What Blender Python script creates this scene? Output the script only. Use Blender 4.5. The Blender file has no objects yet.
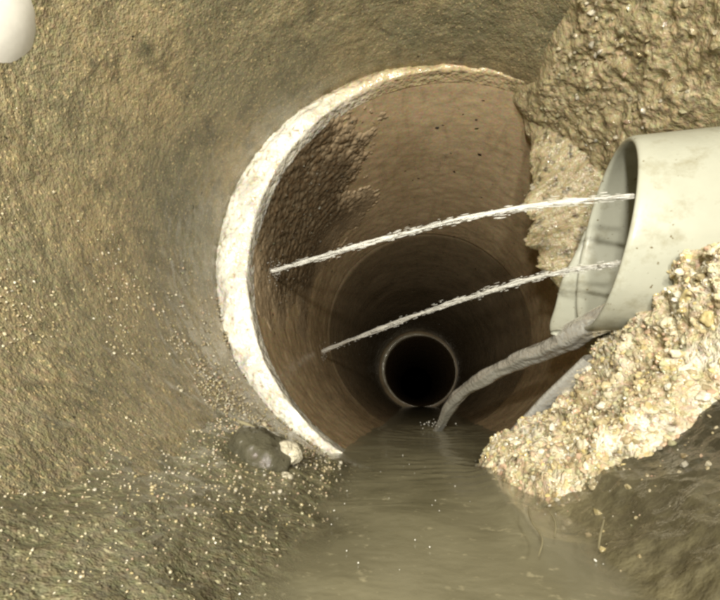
import bpy, math, random
import numpy as np
from mathutils import Vector, Matrix

# ------------------------------------------------------------------ camera
scn = bpy.context.scene
COL = scn.collection
cam_d = bpy.data.cameras.new('camera')
cam = bpy.data.objects.new('camera', cam_d)
COL.objects.link(cam)
scn.camera = cam
cam_d.sensor_width = 36.0
cam_d.lens = 36.0 * 430.0 / 720.0
cam_d.clip_start = 0.002
cam_d.clip_end = 20.0
cam.location = (0, 0, 0)
cam.rotation_euler = (math.radians(90 + 11.82), 0, math.radians(7.136))

# ------------------------------------------------------------------ light
w = bpy.data.worlds.new('World')
scn.world = w
w.use_nodes = True
w.node_tree.nodes['Background'].inputs[0].default_value = (0.0, 0.0, 0.0, 1)
w.node_tree.nodes['Background'].inputs[1].default_value = 0.15
scn.view_settings.view_transform = 'Standard'
scn.view_settings.look = 'None'
scn.view_settings.gamma = 1.0
scn.view_settings.exposure = 0.0
scn.cycles.filter_width = 2.8
scn.cycles.max_bounces = 5
scn.cycles.diffuse_bounces = 3
scn.cycles.glossy_bounces = 2
scn.cycles.transmission_bounces = 6
scn.cycles.caustics_refractive = False
scn.cycles.caustics_reflective = False

# the inspection camera's own ring of white diodes, set round the lens
for i, (lx, ly, lz, en) in enumerate(((-0.020, -0.085, 0.040, 1.80), (0.017, -0.085, 0.042, 1.02),
                                      (-0.018, -0.085, 0.016, 0.98), (0.016, -0.085, 0.018, 0.52))):
    ld = bpy.data.lights.new('camera_diode', 'SPOT')
    ld.energy = en
    ld.color = (1.0, 0.945, 0.80)
    ld.shadow_soft_size = 0.004
    ld.spot_size = math.radians(108)
    ld.spot_blend = 1.0
    lo = bpy.data.objects.new('camera_diode', ld)
    COL.objects.link(lo)
    lo.location = (lx, ly, lz)
    lo.rotation_euler = (math.radians(90 + 14), 0, math.radians(5))

# ------------------------------------------------------------------ helpers
rng = np.random.default_rng(7)
D0 = math.pi / 180
random.seed(7)

def _h(ix, iy, iz, s):
    n = (ix * 374761393 + iy * 668265263 + iz * 2147483647 + s * 1274126177) & 0xFFFFFFFF
    n = ((n ^ (n >> 13)) * 1103515245) & 0xFFFFFFFF
    n = ((n ^ (n >> 16)) * 2654435761) & 0xFFFFFFFF
    return ((n ^ (n >> 15)) & 0xFFFF) / 32767.5 - 1.0

def vnoise(P, sc, s=0):
    """smooth value noise in -1..1 of points P (...,3) at sc cells a metre"""
    Q = P * sc + 1000.0
    I = np.floor(Q).astype(np.int64)
    F = Q - I
    F = F * F * (3 - 2 * F)
    r = 0
    for dx in (0, 1):
        for dy in (0, 1):
            for dz in (0, 1):
                wgt = (F[..., 0] if dx else 1 - F[..., 0]) * (F[..., 1] if dy else 1 - F[..., 1]) * (F[..., 2] if dz else 1 - F[..., 2])
                r = r + wgt * _h(I[..., 0] + dx, I[..., 1] + dy, I[..., 2] + dz, s)
    return r

def fbm(P, sc, o=4, s=0):
    r, a = 0, 1.0
    for k in range(o):
        r = r + a * vnoise(P, sc * 2.03 ** k, s + k * 17)
        a *= 0.5
    return r / 1.9

def sstep(a, b, x):
    t = np.clip((x - a) / (b - a), 0, 1)
    return t * t * (3 - 2 * t)

def mesh(name, V, faces, mat=None, smooth=True, col=None):
    """faces: int array (n,3) or (n,4), or a list of such arrays"""
    if not isinstance(faces, list):
        faces = [faces]
    V = np.asarray(V, np.float32).reshape(-1, 3)
    loops = np.concatenate([f.reshape(-1) for f in faces]).astype(np.int32)
    tot = np.concatenate([np.full(len(f), f.shape[1], np.int32) for f in faces])
    start = np.concatenate([[0], np.cumsum(tot)[:-1]]).astype(np.int32)
    me = bpy.data.meshes.new(name)
    me.vertices.add(len(V)); me.vertices.foreach_set('co', V.reshape(-1))
    me.loops.add(len(loops)); me.loops.foreach_set('vertex_index', loops)
    me.polygons.add(len(tot)); me.polygons.foreach_set('loop_start', start)
    me.polygons.foreach_set('loop_total', tot)
    me.polygons.foreach_set('use_smooth', np.full(len(tot), smooth, dtype=bool))
    if col is not None:
        a = me.color_attributes.new('tint', 'FLOAT_COLOR', 'POINT')
        a.data.foreach_set('color', np.asarray(col, np.float32).reshape(-1))
    me.update(calc_edges=True)
    me.validate()
    if mat: me.materials.append(mat)
    return me

def grid(nu, nv, wrap_u=False):
    u = np.arange(nu if wrap_u else nu - 1); v = np.arange(nv - 1)
    U, W = np.meshgrid(u, v, indexing='ij')
    U2 = (U + 1) % nu
    return np.stack([U * nv + W, U2 * nv + W, U2 * nv + W + 1, U * nv + W + 1], -1).reshape(-1, 4)

def obj(name, me, parent=None):
    o = bpy.data.objects.new(name, me)
    COL.objects.link(o)
    if parent is not None:
        o.parent = parent
        o.matrix_parent_inverse = Matrix.Translation(-Vector(parent.location))
    return o

def tag(o, label=None, cat=None, group=None, kind=None):
    if label: o['label'] = label
    if cat: o['category'] = cat
    if group: o['group'] = group
    if kind: o['kind'] = kind
    return o

def thing(name, loc, label, cat, group=None):
    o = bpy.data.objects.new(name, None)
    o.empty_display_size = 0.01
    COL.objects.link(o); o.location = loc
    return tag(o, label, cat, group)

# ------------------------------------------------------------------ materials
class NT:
    def __init__(s, name):
        s.m = bpy.data.materials.new(name); s.m.use_nodes = True
        s.t = s.m.node_tree; s.n = s.t.nodes; s.b = s.n['Principled BSDF']
        s.c = s.n.new('ShaderNodeTexCoord').outputs['Object']
    def link(s, a, b): s.t.links.new(a, b)
    def noise(s, sc, det=4, rough=0.55, dist=0.0, vec=None):
        n = s.n.new('ShaderNodeTexNoise'); n.inputs['Scale'].default_value = sc
        n.inputs['Detail'].default_value = det; n.inputs['Roughness'].default_value = rough
        n.inputs['Distortion'].default_value = dist
        s.link(vec or s.c, n.inputs['Vector']); return n.outputs['Fac']
    def ncol(s, sc, det=1):
        n = s.n.new('ShaderNodeTexNoise'); n.inputs['Scale'].default_value = sc; n.inputs['Detail'].default_value = det
        s.link(s.c, n.inputs['Vector'])
        g = s.n.new('ShaderNodeBrightContrast'); g.inputs['Contrast'].default_value = 1.2
        s.link(n.outputs['Color'], g.inputs['Color']); return g.outputs[0]
    def voro(s, sc, out='Distance', feat='F1', vec=None):
        n = s.n.new('ShaderNodeTexVoronoi'); n.feature = feat; n.inputs['Scale'].default_value = sc
        s.link(vec or s.c, n.inputs['Vector']); return n.outputs[out]
    def ramp(s, fac, stops):
        n = s.n.new('ShaderNodeValToRGB'); e = n.color_ramp.elements
        while len(e) < len(stops): e.new(0.5)
        for i, (p, c) in enumerate(stops):
            e[i].position = p; e[i].color = (*c, 1) if len(c) == 3 else c
        s.link(fac, n.inputs[0]); return n.outputs[0]
    def mix(s, fac, a, b, mode='MIX'):
        n = s.n.new('ShaderNodeMix'); n.data_type = 'RGBA'; n.blend_type = mode
        for v, k in ((fac, 0), (a, 6), (b, 7)):
            if isinstance(v, (int, float)): n.inputs[k].default_value = v
            elif isinstance(v, tuple): n.inputs[k].default_value = (*v, 1)
            else: s.link(v, n.inputs[k])
        return n.outputs[2]
    def math(s, op, a, b=0.0):
        n = s.n.new('ShaderNodeMath'); n.operation = op
        for v, k in ((a, 0), (b, 1)):
            if isinstance(v, (int, float)): n.inputs[k].default_value = v
            else: s.link(v, n.inputs[k])
        return n.outputs[0]
    def scale(s, x, y, z):
        n = s.n.new('ShaderNodeMapping'); n.inputs['Scale'].default_value = (x, y, z)
        s.link(s.c, n.inputs['Vector']); return n.outputs[0]
    def bump(s, h, dist, strength=1.0, prev=None):
        n = s.n.new('ShaderNodeBump'); n.inputs['Distance'].default_value = dist
        n.inputs['Strength'].default_value = strength
        s.link(h, n.inputs['Height'])
        if prev: s.link(prev, n.inputs['Normal'])
        return n.outputs[0]
    def set(s, **k):
        for a, v in k.items():
            i = s.b.inputs[a.replace('_', ' ')]
            if isinstance(v, (int, float)): i.default_value = v
            elif isinstance(v, tuple): i.default_value = (*v, 1) if len(v) == 3 and i.type == 'RGBA' else v
            else: s.link(v, i)
        return s.m
    def grey(s, fac, a, b):
        return s.ramp(fac, [(a, (0, 0, 0)), (b, (1, 1, 1))])

def m_wall(name, c1, c2, c3, grain=900.0, bump=0.0009, rough=0.2):
    t = NT(name)
    big = t.ramp(t.noise(28, 3, 0.6), [(0.32, c1), (0.5, c2), (0.68, c3)])
    patch = t.noise(110, 3, 0.65, 0.6)
    c = t.mix(t.grey(patch, 0.45, 0.75), big, tuple(0.55 * v for v in c1))
    sp = t.ncol(grain * 1.2)
    c = t.mix(0.08, c, sp, 'OVERLAY')
    fine = t.noise(grain * 1.5, 1, 0.6)
    c = t.mix(t.grey(fine, 0.62, 0.74), c, tuple(min(1, 1.7 * v) for v in c3))  # wet sparkle painted into the colour as pale specks
    pits = t.noise(330, 2, 0.5)
    c = t.mix(t.grey(pits, 0.75, 0.78), c, (0.02, 0.015, 0.01))
    h = t.noise(grain * 0.6, 3, 0.8)
    n = t.bump(t.noise(60, 2, 0.6), 0.002, 0.35)
    n = t.bump(h, bump, 1.0, n)
    return t.set(Base_Color=c, Roughness=t.ramp(t.noise(200, 2), [(0.35, (rough - .08,) * 3), (0.65, (rough + .16,) * 3)]), Coat_Weight=0.5, Coat_Roughness=0.16, Normal=n)

M_near = m_wall('rough_pipe_wall', (0.18, 0.166, 0.105), (0.24, 0.205, 0.122), (0.305, 0.245, 0.14))

def m_clay(name, c1, c2, gl=0.35):
    t = NT(name)
    v = t.scale(1, 0.35, 1)
    big = t.ramp(t.noise(30, 6, 0.6, 0.4, v), [(0.3, c1), (0.7, c2)])
    st = t.noise(170, 5, 0.65, 0.8, t.scale(1, 0.25, 1))
    c = t.mix(t.grey(st, 0.52, 0.85), big, tuple(0.65 * x for x in c1))
    c = t.mix(t.grey(t.noise(260, 2, 0.5), 0.715, 0.74), c, (0.015, 0.011, 0.008))
    c = t.mix(0.15, c, t.ncol(900), 'OVERLAY')
    n = t.bump(t.noise(55, 2, 0.6), 0.0016, 0.3)
    n = t.bump(t.noise(620, 2, 0.7), 0.00022, 0.7, n)
    return t.set(Base_Color=c, Roughness=t.ramp(t.noise(150, 3), [(0.35, (gl - .1,) * 3), (0.7, (gl + .2,) * 3)]), Normal=n)

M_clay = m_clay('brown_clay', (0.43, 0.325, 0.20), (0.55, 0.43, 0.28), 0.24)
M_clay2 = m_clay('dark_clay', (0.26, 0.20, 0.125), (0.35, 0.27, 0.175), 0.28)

def m_rim():
    t = NT('pale_mortar_rim')
    a = t.n.new('ShaderNodeAttribute'); a.attribute_name = 'tint'
    c = t.mix(t.grey(t.noise(420, 3, 0.65), 0.52, 0.72), a.outputs['Color'], (0.40, 0.33, 0.21))
    c = t.mix(0.15, c, t.ncol(900), 'OVERLAY')
    n = t.bump(t.noise(300, 2, 0.6), 0.0016, 0.8)
    n = t.bump(t.noise(800, 2, 0.7), 0.0004, 0.8, n)
    return t.set(Base_Color=c, Roughness=0.14, Coat_Weight=0.6, Coat_Roughness=0.08, Normal=n)
M_rim = m_rim()

def m_tint(name, rough, bump=0.00025, sc=1300, dark=1.0):
    t = NT(name)
    a = t.n.new('ShaderNodeAttribute'); a.attribute_name = 'tint'
    c = t.mix(t.grey(t.noise(500, 4, 0.6), 0.35, 0.7), a.outputs['Color'], (0.66 * dark, 0.58 * dark, 0.42 * dark))
    c = t.mix(0.45, c, a.outputs['Color'])
    return t.set(Base_Color=c, Roughness=rough, Normal=t.bump(t.noise(sc, 3, 0.6), bump))
M_gravel = m_tint('wet_gravel', 0.09)
M_sand = m_tint('wet_sand', 0.17)

def m_mortar(name, c1, c2, c3, rough=0.35, b=0.0012):
    t = NT(name)
    c = t.ramp(t.noise(90, 6, 0.65), [(0.3, c1), (0.5, c2), (0.7, c3)])
    c = t.mix(t.grey(t.noise(300, 4, 0.6), 0.52, 0.7), c, tuple(0.3 * x for x in c1))
    c = t.mix(0.1, c, t.ncol(900), 'OVERLAY')
    n = t.bump(t.noise(170, 4, 0.7), b * 2.2, 0.9)
    n = t.bump(t.noise(900, 2, 0.7), b * 0.5, 0.9, n)
    return t.set(Base_Color=c, Roughness=t.ramp(t.noise(260, 3), [(0.35, (rough - .17,) * 3), (0.65, (rough + .2,) * 3)]), Normal=n)
M_mortar = m_mortar('crumbly_mortar', (0.24, 0.20, 0.115), (0.35, 0.295, 0.18), (0.50, 0.43, 0.28), 0.2, 0.0008)
M_soil = m_mortar('gravel_bed', (0.36, 0.29, 0.165), (0.55, 0.48, 0.335), (0.84, 0.81, 0.72), 0.17)  # palest tone paints blown-out wet highlights into the bed colour
M_silt = m_wall('olive_silt', (0.12, 0.112, 0.07), (0.17, 0.16, 0.10), (0.23, 0.215, 0.14), 900.0, 0.0007, 0.26)
M_sludge = m_tint('dark_sludge', 0.2, 0.0004, 420, 0.13)
M_crust = m_tint('brown_crust', 0.36, 0.0006, 420, 0.35)

def m_pvc():
    t = NT('grey_plastic')
    c = t.ramp(t.noise(45, 5, 0.6), [(0.3, (0.40, 0.41, 0.35)), (0.7, (0.48, 0.49, 0.425))])
    c = t.mix(t.grey(t.noise(130, 5, 0.7), 0.52, 0.8), c, (0.27, 0.25, 0.17))
    c = t.mix(t.grey(t.noise(600, 2), 0.70, 0.74), c, (0.16, 0.13, 0.07))
    n = t.bump(t.noise(320, 4, 0.6), 0.00012, 0.7)
    return t.set(Base_Color=c, Roughness=t.ramp(t.noise(90, 4), [(0.35, (.3,) * 3), (0.65, (.48,) * 3)]), Normal=n)
M_pvc = m_pvc()

def m_water():
    t = NT('silty_water')
    c = t.ramp(t.noise(22, 5, 0.6, 0.8, t.scale(1, 0.5, 1)), [(0.3, (0.21, 0.197, 0.13)), (0.7, (0.33, 0.312, 0.22))])
    c = t.mix(t.grey(t.noise(500, 3, 0.6), 0.62, 0.74), c, (0.42, 0.39, 0.27))
    n = t.bump(t.noise(60, 3, 0.55, 0.8, t.scale(0.8, 1, 1)), 0.0010, 0.45)
    n = t.bump(t.noise(420, 3, 0.5), 0.00012, 0.6, n)
    a = t.n.new('ShaderNodeAttribute'); a.attribute_name = 'tint'
    return t.set(Base_Color=c, Roughness=0.16, IOR=1.33, Alpha=a.outputs['Fac'], Normal=n)
M_water = m_water()

def m_jet(name, bsc, bd, trans, rough, tint=(0.9, 0.9, 0.84)):
    t = NT(name)
    n = t.bump(t.noise(bsc, 2, 0.6), bd, 0.8)
    return t.set(Base_Color=tint, Transmission_Weight=trans, Roughness=rough, IOR=1.33, Normal=n)
M_jet = m_jet('spray_water', 700, 0.0002, 0.28, 0.05, (0.95, 0.95, 0.92))
M_stream = m_jet('stream_water', 420, 0.0009, 0.66, 0.03, (0.97, 0.97, 0.93))

def m_plain(name, c, rough, nsc=400, b=0.0002):
    t = NT(name)
    cc = t.ramp(t.noise(nsc, 4, 0.6), [(0.3, tuple(0.75 * v for v in c)), (0.7, c)])
    return t.set(Base_Color=cc, Roughness=rough, Normal=t.bump(t.noise(nsc * 1.5, 4, 0.6), b))
M_white = m_plain('glare_white', (0.9, 0.89, 0.86), 0.35, 120, 0.00005)  # near-white colour imitating glare on the wall
M_pale = m_plain('pale_stone', (0.58, 0.54, 0.43), 0.08, 260, 0.0020)
M_dstone = m_plain('dark_stone', (0.085, 0.08, 0.055), 0.05, 300, 0.0010)
M_fibre = m_plain('pale_fibre', (0.30, 0.27, 0.17), 0.3)
M_pit = m_plain('black_tar', (0.02, 0.016, 0.012), 0.5)
M_foam = m_plain('foam', (0.85, 0.84, 0.78), 0.15)

# ------------------------------------------------------------------ near pipe (the one the camera lies in)
NC, NR = (0.003, 0.0504), 0.0790
YJ = 0.156
def pol(c, r, th, Y):
    return np.stack([c[0] + r * np.cos(th), Y + 0 * th, c[1] + r * np.sin(th)], -1)

nu, nv = 700, 330
th = np.linspace(0, 2 * np.pi, nu, endpoint=False)[:, None] + np.zeros((1, nv))
Y = np.concatenate([np.linspace(-0.14, 0.0, 50)[:-1], np.linspace(0.0, YJ + 0.004, nv - 49)])[None, :] + np.zeros((nu, 1))
P0 = pol(NC, NR, th, Y)
d = 0.0010 * fbm(P0, 38, 3, 3) + 0.00035 * fbm(P0, 330, 3, 9)
d += 0.0010 * np.exp(-((Y - YJ) / 0.004) ** 2)            # worn back at the joint
V = pol(NC, NR + d, th, Y)
F = grid(nu, nv, True)
C = V.reshape(-1, 3)[F].mean(1)
keep = ~((C[:, 0] > 0.03) & ((C[:, 1] - 0.12) ** 2 + (C[:, 2] - 0.043) ** 2 < 0.024 ** 2))
F = F[keep]
# outer skin and end faces
nuo = 120
tho = np.linspace(0, 2 * np.pi, nuo, endpoint=False)
ring = lambda r, y: np.stack([NC[0] + r * np.cos(tho), np.full(nuo, y), NC[1] + r * np.sin(tho)], -1)
Vo = np.stack([ring(0.0805, YJ + 0.004), ring(0.096, YJ + 0.004), ring(0.096, -0.14), ring(0.0815, -0.14)], 1)
Fo = grid(nuo, 4, True) + nu * nv
Co = np.concatenate([V.reshape(-1, 3), Vo.reshape(-1, 3)])
near = obj('clay_pipe', mesh('clay_pipe', Co, [F, Fo], M_near))
tag(near, 'rough speckled olive tan pipe wall with sandy surface, broken into by the plastic pipe', 'pipe')

# ------------------------------------------------------------------ second pipe with its pale rim
SC = (0.0113, 0.0477)
def inner_r(t):
    return 1.0 / np.sqrt((np.cos(t) / 0.0752) ** 2 + (np.sin(t) / 0.0795) ** 2)
def pipe_mesh(name, c0, c1, y0, y1, rfun0, rfun1, mat, nu=360, nv=150, amp=0.0008, seed=1, wall=0.012, pw=1.0):
    th = np.linspace(0, 2 * np.pi, nu, endpoint=False)[:, None] + np.zeros((1, nv))
    s = np.linspace(0, 1, nv)[None, :] ** pw + np.zeros((nu, 1))
    r = rfun0(th) * (1 - s) + rfun1(th) * s
    cx = c0[0] * (1 - s) + c1[0] * s; cz = c0[1] * (1 - s) + c1[1] * s; Y = y0 + (y1 - y0) * s
    P = np.stack([cx + r * np.cos(th), Y, cz + r * np.sin(th)], -1)
    r = r + amp * fbm(P, 30, 4, seed) + amp * 0.25 * fbm(P, 260, 3, seed + 5)
    lip = np.exp(-(Y - y0) / 0.0015) * 0.0012
    r = r + lip
    P = np.stack([cx + r * np.cos(th), Y, cz + r * np.sin(th)], -1)
    # end ring and outer skin
    t1 = th[:, 0]
    def rg(c, rr, y): return np.stack([c[0] + rr * np.cos(t1), np.full(nu, y), c[1] + rr * np.sin(t1)], -1)
    ex = np.stack([rg(c1, rfun1(t1) + wall, y1), rg(c0, rfun0(t1) + wall, y0), ], 1)
    P = np.concatenate([P, ex, P[:, :1]], 1)
    return mesh(name, P, grid(nu, nv + 3, True), mat)
cr = lambda r: (lambda t: np.full_like(t, r))
C2 = (0.0095, 0.0450)
p2 = obj('clay_pipe', pipe_mesh('clay_pipe', SC, C2, YJ + 0.001, 0.325, inner_r, cr(0.0755), M_clay, 420, 200, 0.0010, 21))
tag(p2, 'brown clay pipe with a dark crusted patch, its end ringed by a bright pale rim', 'pipe')

# pale mortar rim: fills from the near wall to the second pipe's mouth
nu, nv = 620, 34
th = np.linspace(0, 2 * np.pi, nu, endpoint=False)[:, None] + np.zeros((1, nv))
s = np.linspace(0, 1, nv)[None, :] + np.zeros((nu, 1))
ox = NC[0] + 0.0806 * np.cos(th); oz = NC[1] + 0.0806 * np.sin(th)
ri = np.minimum(inner_r(th), 0.0795) - 0.0004
ix = SC[0] + ri * np.cos(th); iz = SC[1] + ri * np.sin(th)
ss = np.clip(s * 1.25, 0, 1)
X = ox * (1 - ss) + ix * ss; Z = oz * (1 - ss) + iz * ss
Yr = YJ + 0.0005 - 0.0032 * np.sin(np.pi * np.clip(s, 0, .85) / 1.0) ** 0.6 + 0.012 * np.clip(s - 0.8, 0, 1) ** 1.0 / 0.2 * 0.6
P = np.stack([X, Yr, Z], -1)
nd = 0.0016 * fbm(P, 190, 4, 41) + 0.0005 * fbm(P, 700, 2, 44)
nd = nd * (1 - 0.85 * sstep(0.62, 0.85, s))
P[..., 1] += nd
rr = 0.0015 * fbm(P, 120, 4, 47) * np.sin(np.pi * s)
P[..., 0] += rr * np.cos(th); P[..., 2] += rr * np.sin(th)
kk = 1 - sstep(98, 142, np.degrees(th) + 26 * fbm(P, 60, 3, 51))
kk = kk[..., None]; n3 = fbm(P, 110, 4, 53)[..., None]
rc = np.clip(np.array([0.76, 0.74, 0.67]) * (1 + 0.55 * n3), 0, 0.9) * (1 - kk) + np.array([0.50, 0.40, 0.25]) * (1 + 0.35 * n3) * kk
rc = np.concatenate([rc, np.ones_like(kk)], -1)
rim = obj('rim', mesh('rim', P, grid(nu, nv, True), M_rim, True, rc), p2)
tag(rim, 'bright pale wet mortar rim')

# ------------------------------------------------------------------ third pipe, fourth pipe
C3a, C3b = (0.0106, 0.0448), (0.0065, 0.0375)
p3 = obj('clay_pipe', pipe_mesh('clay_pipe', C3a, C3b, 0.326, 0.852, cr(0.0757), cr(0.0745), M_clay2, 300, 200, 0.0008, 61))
tag(p3, 'dark brown clay pipe length leading to the small black far opening', 'pipe')
C4 = (0.0105, 0.0365)
p4 = obj('clay_pipe', pipe_mesh('clay_pipe', C4, (0.006, 0.030), 0.846, 1.9, cr(0.0665), cr(0.0665), M_clay, 200, 100, 0.0008, 71, 0.016))
tag(p4, 'unlit black far pipe opening with a thin bright edge', 'pipe')
nu, nv = 260, 10
th = np.linspace(0, 2 * np.pi, nu, endpoint=False)[:, None] + np.zeros((1, nv))
a = np.linspace(0, 2 * np.pi, nv)[None, :] + np.zeros((nu, 1))
wd = 0.0003 + 0.0042 * np.clip(np.cos(th - 150 * D0), 0, 1)
r = 0.0672 + wd + wd * np.cos(a)
Yt = 0.845 + wd * np.sin(a)
P = np.stack([C4[0] + r * np.cos(th), Yt, C4[1] + r * np.sin(th)], -1)
P += 0.0008 * fbm(P, 120, 3, 5)[..., None]
obj('rim', mesh('rim', P, grid(nu, nv, True), M_rim, True, np.tile([0.8, 0.72, 0.55, 1.0], (nu * nv, 1))), p4)
capn = 64
ct = np.linspace(0, 2 * np.pi, capn, endpoint=False)
# ------------------------------------------------------------------ icosahedron grains
g = (1 + 5 ** .5) / 2   # golden ratio
IV = np.array([(-1, g, 0), (1, g, 0), (-1, -g, 0), (1, -g, 0), (0, -1, g), (0, 1, g), (0, -1, -g), (0, 1, -g), (g, 0, -1), (g, 0, 1), (-g, 0, -1), (-g, 0, 1)]) / math.sqrt(1 + g * g)
IF = np.array([(0, 11, 5), (0, 5, 1), (0, 1, 7), (0, 7, 10), (0, 10, 11), (1, 5, 9), (5, 11, 4), (11, 10, 2), (10, 7, 6), (7, 1, 8), (3, 9, 4), (3, 4, 2), (3, 2, 6), (3, 6, 8), (3, 8, 9), (4, 9, 5), (2, 4, 11), (6, 2, 10), (8, 6, 7), (9, 8, 1)])
def rand_rot(n):
    q = rng.normal(size=(n, 4)); q /= np.linalg.norm(q, axis=1)[:, None]
    w_, x, y, z = q.T
    return np.stack([1 - 2 * (y * y + z * z), 2 * (x * y - w_ * z), 2 * (x * z + w_ * y), 2 * (x * y + w_ * z), 1 - 2 * (x * x + z * z), 2 * (y * z - w_ * x), 2 * (x * z - w_ * y), 2 * (y * z + w_ * x), 1 - 2 * (x * x + y * y)], -1).reshape(n, 3, 3)
PAL = np.array([(0.62, 0.55, 0.38), (0.72, 0.67, 0.52), (0.45, 0.36, 0.19), (0.50, 0.42, 0.24), (0.55, 0.36, 0.26), (0.42, 0.42, 0.25), (0.80, 0.77, 0.68), (0.30, 0.23, 0.12), (0.58, 0.48, 0.22)])
def grains(name, pts, size, mat, dark=1.0, smooth=False, sq=0.45):
    n = len(pts)
    sc = size[:, None] * rng.uniform(1 - sq, 1 + sq, (n, 3))
    jit = rng.uniform(0.75, 1.2, (n, 12, 1))
    Vv = np.einsum('nij,nkj->nki', rand_rot(n), IV[None] * jit * sc[:, None, :]) + pts[:, None, :]
    Ff = (IF[None] + 12 * np.arange(n)[:, None, None]).reshape(-1, 3)
    col = PAL[rng.integers(0, len(PAL), n)] * rng.uniform(0.55, 1.1, (n, 1)) * dark
    col = np.minimum(col, 0.88)
    col = np.concatenate([np.repeat(col, 12, 0), np.ones((n * 12, 1))], 1)
    return mesh(name, Vv, Ff, mat, smooth, col)
def stone_mesh(name, mat, seed, col=None, sub=2, amp=0.22, size=(1, 1, 1)):
    import bmesh
    bm = bmesh.new(); bmesh.ops.create_icosphere(bm, subdivisions=sub, radius=1)
    V = np.array([v.co[:] for v in bm.verts]); Fx = np.array([[v.index for v in f.verts] for f in bm.faces]); bm.free()
    V = V * (1 + amp * fbm(V, 1.4, 4, seed)[:, None]) * np.array(size)
    c = None
    if col is not None: c = np.concatenate([np.repeat([col], len(V), 0), np.ones((len(V), 1))], 1)
    return mesh(name, V, Fx, mat, True, c)
STONES = [stone_mesh('stone', M_gravel, 100 + k, PAL[(0, 1, 3, 6, 0, 1, 8)[k]], 3, 0.75, (0.0012,) * 3) for k in range(7)]

# ------------------------------------------------------------------ height-field lumps on the near wall
def wall_lump(name, th0, th1, y0, y1, nt, ny, hfun, mat, cfun=None):
    t = np.linspace(th0, th1, nt)[:, None] + np.zeros((1, ny)); y = np.linspace(y0, y1, ny)[None, :] + np.zeros((nt, 1))
    h = hfun(t, y)
    c = None if cfun is None else np.concatenate([cfun(t, y), np.ones(t.shape + (1,))], -1)
    return mesh(name, pol(NC, NR - h, t, y), grid(nt, ny), mat, True, c)
def wall_pts(n, th0, th1, y0, y1, hfun, mask, lift=0.0):
    t = rng.uniform(th0, th1, n); y = rng.uniform(y0, y1, n)
    k = rng.uniform(0, 1, n) < mask(t, y)
    t, y = t[k], y[k]
    h = hfun(t, y)
    return pol(NC, NR - h - lift, t, y)

D = math.pi / 180
# mortar packed round the plastic pipe
def h_mortar(t, y):
    td = t / D
    base = 0.033 * np.exp(-((td - 8) / 36) ** 4) * np.exp(-((y - 0.171) / 0.0085) ** 2)
    base = base * (0.75 + 0.25 * sstep(-40, 0, td))
    up = 0.0050 * sstep(6, 24, td) * (1 - sstep(46, 62, td + 300 * np.clip(0.150 - y, -1, 0))) * sstep(0.045, 0.085, y + 0.02 * fbm(pol(NC, .08, t, y), 35, 3, 127)) * (1 - sstep(0.162, 0.176, y))
    P = pol(NC, 0.08, t, y)
    n = fbm(P, 75, 5, 121); n2 = fbm(P, 300, 3, 131)
    h = np.maximum(base, up * (1 + 0.25 * n)) 
    return np.where(h > 0.0005, h, 0) * (1 + 0.20 * n) + 0.0010 * n * sstep(0.0005, 0.006, h) + 0.0015 * n2 * sstep(0.0005, 0.005, h) + 0.005 * fbm(P + 0.3, 130, 4, 139) * sstep(0.007, 0.02, h) - 0.0035 * (1 - sstep(0.0006, 0.004, h))
mort = thing('mortar_packing', (0.075, 0.13, 0.07), 'crumbly brown mortar packed round the grey plastic pipe at the joint', 'mortar')
obj('mortar_mass', wall_lump('mortar_mass', -45 * D, 85 * D, 0.030, 0.20, 500, 520, h_mortar, M_mortar), mort)
pm = wall_pts(9000, -30 * D, 80 * D, 0.05, 0.185, h_mortar, lambda t, y: (h_mortar(t, y) > 0.003) * 0.12)
o = obj('crumbs', grains('crumbs', pm, rng.uniform(0.0003, 0.0011, len(pm)), M_gravel, 0.5), mort); o['kind'] = 'stuff'

# gravel heap under the plastic pipe
def h_heap(t, y):
    td = t / D
    P = pol(NC, 0.08, t, y)
    n = fbm(P, 60, 4, 151); n2 = fbm(P, 260, 3, 157)
    ylo = 0.078 - 0.008 * sstep(-50, -25, td) + 0.024 * (1 - sstep(-84, -64, td))
    m = sstep(ylo, ylo + 0.016, y) * (1 - sstep(0.136, 0.160, y)) * sstep(-86, -72, td) * (1 - sstep(-24, -8, td))
    h = (0.0095 + 0.0035 * sstep(-75, -45, td) + 0.006 * sstep(-48, -24, td) * (1 - sstep(0.10, 0.13, y))) * m
    return h * (1 + 0.35 * n) + 0.0036 * n2 * m + 0.0022 * np.abs(fbm(P, 140, 3, 163)) * m - 0.0035 * (1 - sstep(0.02, 0.2, m))
heap = thing('gravel_heap', (0.045, 0.115, -0.015), 'heap of bright wet sandy gravel beneath the grey plastic pipe', 'gravel')
obj('gravel_bed', wall_lump('gravel_bed', -95 * D, 30 * D, 0.07, 0.175, 420, 360, h_heap, M_soil), heap)
pg = wall_pts(26000, -88 * D, 24 * D, 0.08, 0.165, h_heap, lambda t, y: (h_heap(t, y) > 0.0012) * (0.25 + 0.65 * sstep(-0.2, 0.3, fbm(pol(NC, .08, t, y), 90, 3, 191))), -0.00005)
o = obj('gravel', grains('gravel', pg, 0.0002 + 0.0006 * rng.uniform(0, 1, len(pg)) ** 2.2, M_gravel, 1.2), heap); o['kind'] = 'stuff'
ps = wall_pts(420, -84 * D, 15 * D, 0.085, 0.155, h_heap, lambda t, y: (h_heap(t, y) > 0.004) * 0.5, 0.0006)
for k, p in enumerate(ps[:36]):
    s_ = obj('stone', STONES[k % 7])
    s_.parent = heap
    s_.location = Vector(p) - heap.location
    q = random.uniform(0.7, 1.35)
    s_.scale = (q * random.uniform(.7, 1.3), q * random.uniform(.7, 1.3), q * random.uniform(.6, 1))
    s_.rotation_euler = (random.uniform(0, 6), random.uniform(0, 6), random.uniform(0, 6))

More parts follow.
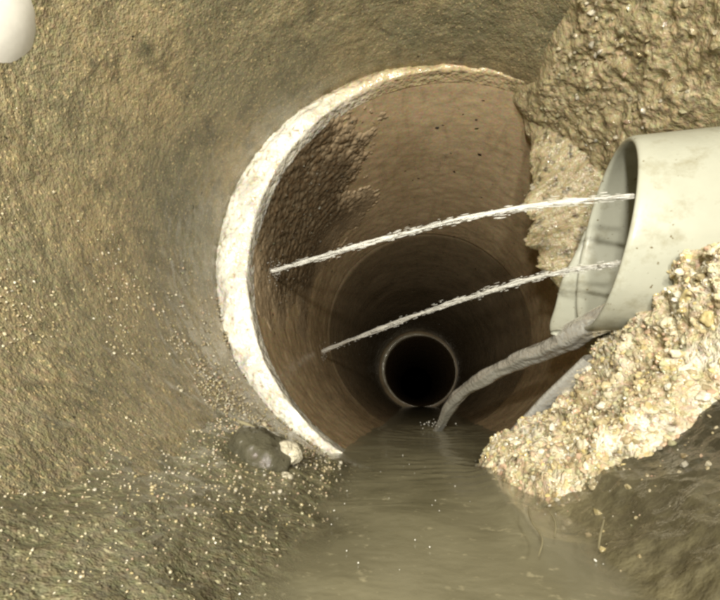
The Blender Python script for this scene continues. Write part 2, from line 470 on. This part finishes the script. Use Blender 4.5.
# dark sludge bank in front of the heap
def h_sl(t, y):
    td = t / D
    P = pol(NC, 0.08, t, y)
    m = sstep(-88, -60, td + 9 * fbm(P, 60, 4, 171)) * (1 - sstep(-22, 0, td)) * (1 - sstep(0.108, 0.13, y))
    return (0.0065 + 0.0018 * fbm(P, 55, 4, 173) + 0.0007 * fbm(P, 300, 3, 177)) * m - 0.003 * (1 - sstep(0.0, 0.25, m))
def c_sl(t, y):
    P = pol(NC, 0.08, t, y)
    k = sstep(-80, -52, t / D + 14 * fbm(P, 45, 4, 179))[..., None]
    return np.array([0.27, 0.245, 0.15]) * (1 - k) + np.array([0.040, 0.038, 0.024]) * k * (1 + 0.4 * fbm(P, 120, 3, 180))[..., None]
sl = obj('sludge_bank', wall_lump('sludge_bank', -92 * D, 10 * D, -0.05, 0.14, 300, 340, h_sl, M_sludge, c_sl))
tag(sl, 'dark wet sludge bank in front of the gravel heap', 'sludge')

pk = wall_pts(9000, -86 * D, -15 * D, 0.05, 0.115, h_sl, lambda t, y: (h_sl(t, y) > 0.001) * 0.5 * np.exp(-np.clip(0.100 - 0.012 * sstep(-55, -25, t / D) - y, 0, 1) / 0.010))
o = obj('stray_gravel', grains('stray_gravel', pk, 0.00012 + 0.0006 * rng.uniform(0, 1, len(pk)) ** 2.5, M_gravel, 0.6))
tag(o, 'stray gravel grains scattered on the dark sludge below the heap', 'gravel', kind='stuff')

# ------------------------------------------------------------------ grey plastic pipe poking in from the right
PC = np.array([0.0545, 0.125, 0.0430]); AX = np.array([1, -0.15, -0.04]); AX = AX / np.linalg.norm(AX)
B1 = np.cross([0, 0, 1], AX); B1 /= np.linalg.norm(B1); B2 = np.cross(AX, B1)      # B1 ~ +Y, B2 ~ +Z
CUT = np.array([1, -0.12, -0.24])
def cut_s(q):     # axial distance from PC at which the line q + s*AX meets the slanted end
    return -((q - PC) @ CUT) / (AX @ CUT)
def tube_piece(R, wall, phi0, phi1, n, closed, s0, s1):
    ph = np.linspace(phi0, phi1, n, endpoint=not closed)
    prof = [(R, s1), (R, s1 * .7), (R, s1 * .45), (R, s1 * .25), (R, s1 * .12), (R, 0.003), (R, 0.0012), (R - wall * .15, 0.0003), (R - wall * .4, 0), (R - wall * .7, 0.0), (R - wall * .92, 0.0004), (R - wall, .0015),
            (R - wall, 0.003), (R - wall, s1 * .12), (R - wall, s1 * .25), (R - wall, s1 * .45), (R - wall, s1 * .7), (R - wall, s1)]
    V = []
    for p in ph:
        row = []
        for r, f in prof:
            q = PC + r * (math.cos(p) * B1 + math.sin(p) * B2)
            a = s0(q, p)
            k = a + f
            row.append(q + AX * k)
        V.append(row)
    V = np.array(V)
    return V, grid(n, len(prof), closed)
V, F = tube_piece(0.0268, 0.0015, 0, 2 * math.pi, 160, True, lambda q, p: cut_s(q), 0.075)
pv = obj('plastic_pipe', mesh('plastic_pipe', V, F, M_pvc))
tag(pv, 'smooth pale grey plastic pipe end poking through the broken wall', 'pipe')
# broken sleeve behind the mouth
def s_sl(q, p):
    zl = q[2]
    x = 0.0448 + (zl - 0.0208) * 0.47 + 0.0003 * math.sin(p * 9)
    return (x - q[0]) / AX[0]
V, F = tube_piece(0.0305, 0.0016, -60 * D, 24 * D, 80, False, s_sl, 0.030)
n_, p_ = V.shape[:2]
caps = [np.arange(p_)[None, ::-1], (np.arange(p_) + (n_ - 1) * p_)[None, :]]
sv = obj('plastic_sleeve', mesh('plastic_sleeve', V, [F] + caps, M_pvc))
tag(sv, 'broken slanting strip of pale plastic sleeve behind the pipe mouth', 'sleeve')

# ------------------------------------------------------------------ water jets
def spline(pts, n):
    pts = np.array(pts); t = np.linspace(0, len(pts) - 1, n)
    P = np.concatenate([[2 * pts[0] - pts[1]], pts, [2 * pts[-1] - pts[-2]]])
    i = np.clip(np.floor(t).astype(int), 0, len(pts) - 2); f = (t - i)[:, None]
    a, b, c, d_ = P[i], P[i + 1], P[i + 2], P[i + 3]
    return 0.5 * (2 * b + (c - a) * f + (2 * a - 5 * b + 4 * c - d_) * f ** 2 + (3 * b - a - 3 * c + d_) * f ** 3)
def frames(C):
    T = np.gradient(C, axis=0); T /= np.linalg.norm(T, axis=1)[:, None]
    A = np.cross(T, [0, 0, 1.0]); A /= np.linalg.norm(A, axis=1)[:, None]
    return T, A, np.cross(A, T)
def tube(C, rad, ns=8, flat=1.0):
    T, A, B = frames(C); n = len(C)
    a = np.linspace(0, 2 * np.pi, ns, endpoint=False)
    V = C[:, None] + rad[:, None, None] * (np.cos(a)[None, :, None] * A[:, None] + flat * np.sin(a)[None, :, None] * B[:, None])
    G = grid(ns, n, True)
    V = np.swapaxes(V, 0, 1)
    return V.reshape(-1, 3), G
def jet(pts, r0, r1, label, seed):
    r_ = np.random.default_rng(seed)
    n = 240
    C = spline(pts, n); T, A, B = frames(C); s = np.linspace(0, 1, n)
    Vs, Fs, off = [], [], 0
    for k in range(5):
        ph = r_.uniform(0, 6.28); w_ = r_.uniform(6, 18)
        amp = (r0 + (r1 - r0) * s) * (0.42 if k else 0.0)
        wob = 1 + 0.35 * vnoise(np.stack([s * 30, s * 0 + k * 3.1, s * 0], -1), 1.0, seed)
        Q = C + (amp * wob * np.cos(w_ * s + ph))[:, None] * A + (amp * wob * np.sin(w_ * s * .83 + ph))[:, None] * B
        rad = (r0 + (r1 - r0) * s) * (0.34 if k == 0 else 0.20) * np.clip(0.8 + 0.6 * vnoise(np.stack([s * 34, s * 0 + k * 7.7, s * 0], -1), 1.0, seed + 3), 0.06, 2)
        rad[0] = rad[-1] = 1e-5
        v, f = tube(Q, rad, 7); Vs.append(v); Fs.append(f + off); off += len(v)
    t = thing('water_jet', tuple(C[0]), label, 'water jet', 'water jets crossing the pipe mouth')
    obj('jet_core', mesh('jet_core', np.concatenate(Vs), np.concatenate(Fs), M_jet), t)
    # drawn-out drops along the flight, standing in for its white glints
    m = 1100
    i = r_.integers(4, n - 4, m)
    rr = (r0 + (r1 - r0) * s[i]) * np.abs(r_.normal(0, 0.55, m)); an = r_.uniform(0, 6.28, m)
    ct = C[i] + (rr * np.cos(an))[:, None] * A[i] + (rr * np.sin(an))[:, None] * B[i]
    L = r_.uniform(0.0004, 0.0020, m); q = r_.uniform(0.00005, 0.00015, m)
    Vd = ct[:, None] + IV[None, :, 0:1] * (L[:, None] * T[i])[:, None] + IV[None, :, 1:2] * (q[:, None] * A[i])[:, None] + IV[None, :, 2:3] * (q[:, None] * B[i])[:, None]
    Fd = (IF[None] + 12 * np.arange(m)[:, None, None]).reshape(-1, 3)
    o = obj('glint_drops', mesh('glint_drops', Vd, Fd, M_jet), t); o['kind'] = 'stuff'
    # splash where it lands
    m = 45
    dv = r_.normal(0, 1, (m, 3)) * np.array([0.0009, 0.003, 0.0035]); 
    Vd = (C[-1] + np.array([0.0012, 0, 0]) + dv)[:, None] + IV[None] * r_.uniform(0.00008, 0.0002, m)[:, None, None]
    Fd = (IF[None] + 12 * np.arange(m)[:, None, None]).reshape(-1, 3)
    o = obj('splash', mesh('splash', Vd, Fd, M_jet), t); o['kind'] = 'stuff'
    return t
jet([(0.0541, 0.104, 0.0458), (0.0415, 0.118, 0.0511), (0.0273, 0.128, 0.0535), (0.0097, 0.138, 0.0544), (-0.0113, 0.149, 0.0536), (-0.0364, 0.162, 0.0522), (-0.0604, 0.172, 0.0500)],
    0.0011, 0.0015, 'upper thin white water jet striking the wall just inside the bright rim', 301)
jet([(0.0523, 0.110, 0.0311), (0.0437, 0.130, 0.0341), (0.0305, 0.152, 0.0351), (0.0112, 0.178, 0.0337), (-0.0167, 0.215, 0.0301), (-0.0590, 0.272, 0.0239)],
    0.0011, 0.0019, 'lower thin white water jet passing above the far black opening', 302)

# thick falling stream, ribbed by its own pulsing
C = spline([(0.0600, 0.121, 0.0215), (0.0520, 0.134, 0.0185), (0.0466, 0.15, 0.0143), (0.0397, 0.17, 0.0111), (0.0303, 0.195, 0.0051), (0.0197, 0.225, -0.0049), (0.0121, 0.262, -0.0235)], 420)
s = np.linspace(0, 1, 420)
rad = 0.0048 - 0.0018 * s + 0.00012 * np.sin(s * 57 + 2 * np.sin(s * 23)) + 0.0003 * np.sin(s * 31)
T, A, B = frames(C)
ns = 64
a = np.linspace(0, 2 * np.pi, ns, endpoint=False)
tw = 5.0 * s[:, None]
aa = a[None, :] + 0 * tw
lob = 1 + 0.06 * np.cos(3 * (aa + 0.5 * tw)) + 0.05 * np.cos(6 * aa + 1.4 * tw + np.sin(9 * tw))
lob = lob * (1 + 0.03 * vnoise(np.stack([s[:, None] * 40 + 0 * aa, np.cos(aa) * 1.5, np.sin(aa) * 1.5], -1), 1.0, 333))
V = C[:, None] + (rad[:, None] * lob)[..., None] * (np.cos(aa)[..., None] * A[:, None] + 0.8 * np.sin(aa)[..., None] * B[:, None])
V = np.swapaxes(V, 0, 1)
st = thing('water_stream', (0.0531, 0.122, 0.0179), 'thick clear ribbed water stream arcing from the plastic pipe down to the flow', 'water stream')
obj('stream_body', mesh('stream_body', V, grid(ns, 420, True), M_stream), st)
m = 40
dv = rng.normal(0, 1, (m, 3)) * np.array([0.005, 0.007, 0.0014])
ct_ = np.array([0.0121, 0.262, -0.0205]) + np.abs(dv) * np.array([0, 0, 1]) + dv * np.array([1, 1, 0])
o = obj('splash', grains('splash', ct_, rng.uniform(0.00015, 0.0005, m), M_foam, 1, True, .2), st); o['kind'] = 'stuff'
# sheet of water slipping off the heap's far side
C = spline([(0.0516, 0.132, 0.0085), (0.0461, 0.139, 0.0015), (0.0406, 0.146, -0.0056), (0.034, 0.153, -0.0145), (0.031, 0.157, -0.024)], 200)
s = np.linspace(0, 1, 200)
rad = 0.0055 + 0.0012 * s + 0.00003 * np.sin(s * 330)
v, f = tube(C, rad, 28, 0.35)
sh = obj('water_sheet', mesh('water_sheet', v, f, M_stream))
tag(sh, 'flat pale water sheet slipping down behind the gravel heap', 'water sheet')

# ------------------------------------------------------------------ dark crust patch on the second pipe's left wall
nt, ny = 420, 460
t = np.linspace(80 * D, 215 * D, nt)[:, None] + np.zeros((1, ny)); y = np.linspace(0.159, 0.31, ny)[None, :] + np.zeros((nt, 1))
s = (y - YJ - .001) / (0.325 - YJ - .001)
r = inner_r(t) * (1 - s) + 0.0755 * s
cx = SC[0] * (1 - s) + C2[0] * s; cz = SC[1] * (1 - s) + C2[1] * s
P = np.stack([cx + r * np.cos(t), y, cz + r * np.sin(t)], -1)
n = fbm(P, 45, 5, 201); n2 = fbm(P, 430, 4, 207)
td = t / D
m = (sstep(112, 134, td + 26 * n + 9 * n2 + 300 * (0.20 - y) * (y < .2) * -0.0) * (1 - sstep(165, 200, td + 22 * n))) * (1 - sstep(0.220, 0.285, y + 0.03 * n + 0.012 * n2))
h = 0.0016 * m * (1 + 0.6 * n) + 0.0009 * n2 * m + 0.0001 - 0.0016 * (1 - sstep(0.0, 0.12, m))
r2 = r - h
P = np.stack([cx + r2 * np.cos(t), y, cz + r2 * np.sin(t)], -1)
cru = thing('crust_patch', (-0.055, 0.19, 0.09), 'dark brown crumbly crust patch inside the second pipe above the upper jet', 'crust')
kc = 0.95 * sstep(0.05, 1.0, m + 0.3 * n2)[..., None]
cc = np.array([0.46, 0.35, 0.23]) * (1 - kc) + np.array([0.085, 0.052, 0.026]) * (1 + 0.5 * n2[..., None]) * kc
cc = np.concatenate([np.clip(cc, 0.01, 1), np.ones_like(kc)], -1)
obj('crust', mesh('crust', P, grid(nt, ny), M_crust, True, cc), cru)
k = rng.integers(0, nt * ny, 2600)
pp = P.reshape(-1, 3)[k]; mm = m.reshape(-1)[k]
sel = (mm > 0.25) & (rng.uniform(0, 1, len(k)) < 0.22)
o = obj('crumbs', grains('crumbs', pp[sel], rng.uniform(0.0002, 0.0006, sel.sum()), M_crust, 0.16), cru); o['kind'] = 'stuff'

# ------------------------------------------------------------------ sand on the lower left wall
f0 = lambda t, y: 0 * t
pn = wall_pts(34000, 165 * D, 268 * D, 0.02, 0.155, f0, lambda t, y: np.clip((t / D - 185) / 45, 0, 1) * (0.25 + 0.75 * sstep(0.0, 0.5, 0.35 + fbm(pol(NC, .08, t, y), 40, 3, 231))) * (1 - 0.6 * sstep(0.11, 0.14, y)) * 0.75)
o = obj('sand_grains', grains('sand_grains', pn, (0.00006 + pn[:, 1] * 0.0032 * rng.uniform(0.25, 1, len(pn))) * (1 + 0.6 * (rng.uniform(0, 1, len(pn)) > .95)), M_sand, 0.6, True))
tag(o, 'wet glinting sand grains stuck to the lower pipe wall', 'sand', kind='stuff')

# silt washed up along the left water edge
def h_silt(t, y):
    td = t / D
    P = pol(NC, 0.08, t, y)
    n = fbm(P, 40, 4, 261)
    dep = 0.0064 * sstep(220, 250, td + 7 * n) + 0.0012 * n + 0.0003 * fbm(P, 420, 2, 265)
    return dep * (1 - sstep(0.125, 0.15, y)) - 0.0016 - 0.0040 * sstep(246, 272, td + 9 * fbm(P, 70, 3, 268)) + 0.0008 * fbm(P, 160, 3, 269)
o = obj('silt_bank', wall_lump('silt_bank', 205 * D, 275 * D, -0.02, 0.152, 260, 300, h_silt, M_silt))
tag(o, 'sandy olive silt bank along the water edge below the speckled wall', 'silt')
pn = wall_pts(14000, 212 * D, 268 * D, 0.02, 0.14, h_silt, lambda t, y: 0.32 * (h_silt(t, y) > 0.0) * (1 - sstep(232, 266, t / D)))
o = obj('silt_grains', grains('silt_grains', pn, (0.00006 + pn[:, 1] * 0.0032 * rng.uniform(0.25, 1, len(pn))) * (1 + 0.9 * (rng.uniform(0, 1, len(pn)) > .975)), M_sand, 0.6, True))
tag(o, 'scattered wet sand grains lying on the olive silt bank', 'sand', kind='stuff')

# ------------------------------------------------------------------ water in the invert
nx, ny = 220, 420
u = np.linspace(-1, 1, nx)[:, None] + np.zeros((1, ny))
Yw = np.concatenate([np.linspace(-0.13, 0.03, 40)[:-1], np.linspace(0.03, 0.36, 300)[:-1], np.linspace(0.36, 1.85, 82)])[None, :] + np.zeros((nx, 1))
zb = -0.0212 - 0.0095 * np.clip((Yw - 0.16) / 0.69, 0, 2)
X = 0.006 + 0.062 * u
P = np.stack([X, Yw, zb], -1)
wv = 0.0007 * fbm(P * np.array([1, 0.8, 1]), 45, 3, 81)
dl = np.hypot(X - 0.0121, Yw - 0.262)                         # rings round the falling stream
wv += 0.0006 * np.cos(dl * 520) * np.exp(-dl / 0.03)
df = np.hypot((X - 0.012) * 0.8, Yw - 0.125)                  # small waves squeezed past the gravel toe
wv += 0.00022 * np.sin((Yw + 0.35 * np.abs(X - 0.01)) * 900 + 3 * fbm(P, 60, 2, 88)) * np.exp(-df / 0.010)
bow = X - (0.0185 - 0.06 * (0.123 - Yw))
wv += 0.0016 * np.exp(-(bow / 0.0035) ** 2) * sstep(0.05, 0.09, Yw) * (1 - sstep(0.118, 0.135, Yw))
P[..., 2] += wv
tw_ = np.arctan2(P[..., 2] - NC[1], P[..., 0] - NC[0]); rw = np.hypot(P[..., 2] - NC[1], P[..., 0] - NC[0])
t2 = np.where(tw_ < -math.pi / 2, tw_ + 2 * math.pi, tw_)
bed = np.maximum(np.maximum(h_heap(tw_, Yw), h_sl(tw_, Yw)) * (tw_ > -100 * D), h_silt(t2, Yw) * ((t2 > 200 * D) & (t2 < 276 * D)))
depth = (NR - np.maximum(bed, 0)) - rw
al = np.where(Yw > YJ, 1.0, 1 - np.exp(-np.clip(depth, 0, 1) / 0.0015))
wc = np.stack([al, al, al, np.ones_like(al)], -1)
water = obj('water', mesh('water', P, grid(nx, ny), M_water, True, wc))
tag(water, kind='structure')

# flecks floating on the water
m = 45
fx = rng.uniform(-0.03, 0.025, m); fy = rng.uniform(0.045, 0.15, m)
pf = np.stack([fx, fy, np.full(m, -0.0209)], -1)
o = obj('foam_flecks', grains('foam_flecks', pf, rng.uniform(0.00005, 0.00018, m), M_foam, 1, True, .5))
tag(o, 'tiny white foam flecks floating on the silty water', 'foam', kind='stuff')

# ------------------------------------------------------------------ small single things
def single(name, mat, loc, scale, rot, seed, label, cat, group=None):
    o = obj(name, stone_mesh(name, mat, seed, None, 4, 0.42, scale))
    o.location = loc; o.rotation_euler = rot
    return tag(o, label, cat, group)
single('pebble', M_pale, (-0.0285, 0.100, -0.0140), (0.0032, 0.0028, 0.0022), (0.2, 0.35, 0.5), 401, 'white glossy wet pebble below the bright rim at the water edge', 'pebble')
single('pebble', M_dstone, (-0.0355, 0.0985, -0.0140), (0.0080, 0.0058, 0.0050), (0.1, 0.4, -0.3), 402, 'dark wet stone beside the white pebble at the water edge', 'pebble')
single('pebble', M_pale, (-0.0275, 0.0935, -0.0180), (0.0017, 0.0016, 0.0012), (0, 0.2, 0.9), 403, 'small pale wet pebble in front of the white pebble', 'pebble')
single('pebble', M_dstone, (-0.0320, 0.105, -0.0135), (0.0050, 0.0022, 0.0016), (0, 0.5, 0.4), 404, 'long thin dark stone behind the white pebble', 'pebble')
C = spline([(-0.0545, 0.114, -0.0090), (-0.0498, 0.1165, -0.0082), (-0.0440, 0.1165, -0.0098), (-0.0400, 0.1145, -0.0125)], 40)
rad = 0.0004 * np.sin(np.pi * np.linspace(0.04, 0.96, 40)) ** 0.5 + 0.0001
v, f = tube(C, rad, 8)
tag(obj('twig', mesh('twig', v, f, M_fibre)), 'short pale curved twig on the wall above the pebbles', 'twig')
# added white patch on the near wall, standing in for blown-out glare
def h_glare(t, y):
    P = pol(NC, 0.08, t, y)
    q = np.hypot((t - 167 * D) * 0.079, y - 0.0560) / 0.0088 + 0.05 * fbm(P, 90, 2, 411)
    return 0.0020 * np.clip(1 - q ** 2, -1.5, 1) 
o = obj('glare_patch', wall_lump('glare_patch', 155 * D, 179 * D, 0.040, 0.075, 120, 130, h_glare, M_white))
tag(o, 'smooth white patch standing in for glare on the bare speckled pipe wall', 'glare patch')
# fibres on the sludge
for pts in ([(0.0135, 0.056, -0.0185), (0.0150, 0.060, -0.0178), (0.0152, 0.066, -0.0172), (0.0165, 0.072, -0.0170)],
            [(0.0200, 0.056, -0.0175), (0.0215, 0.059, -0.0168), (0.0232, 0.062, -0.0160)],
            [(0.0165, 0.060, -0.0177), (0.0178, 0.064, -0.0170), (0.0183, 0.069, -0.0166)]):
    C = spline(pts, 30)
    rad = 0.00009 * np.sin(np.pi * np.linspace(0.05, 0.95, 30)) ** 0.5 + 0.00004
    v, f = tube(C, rad, 6)
    tag(obj('fibre', mesh('fibre', v, f, M_fibre)), 'thin pale fibre lying on the dark sludge bank', 'fibre', 'fibres on the sludge bank')
# black pits on the second pipe's crown
for th_, y_, q in ((88, 0.192, .0012), (86, 0.190, .0009), (75, 0.184, .0008), (68, 0.235, .0011)):
    s_ = (y_ - 0.157) / 0.168
    r_ = float(inner_r(np.array(th_ * D))) * (1 - s_) + 0.0755 * s_
    o = obj('tar_speck', stone_mesh('tar_speck', M_pit, int(th_), None, 2))
    o.location = (SC[0] + r_ * math.cos(th_ * D), y_, SC[1] - .0005 + r_ * math.sin(th_ * D)); o.scale = (q, q * .8, q * .5)
    tag(o, 'tiny black tar speck on the crown of the brown clay pipe', 'speck', 'black specks on the pipe crown')
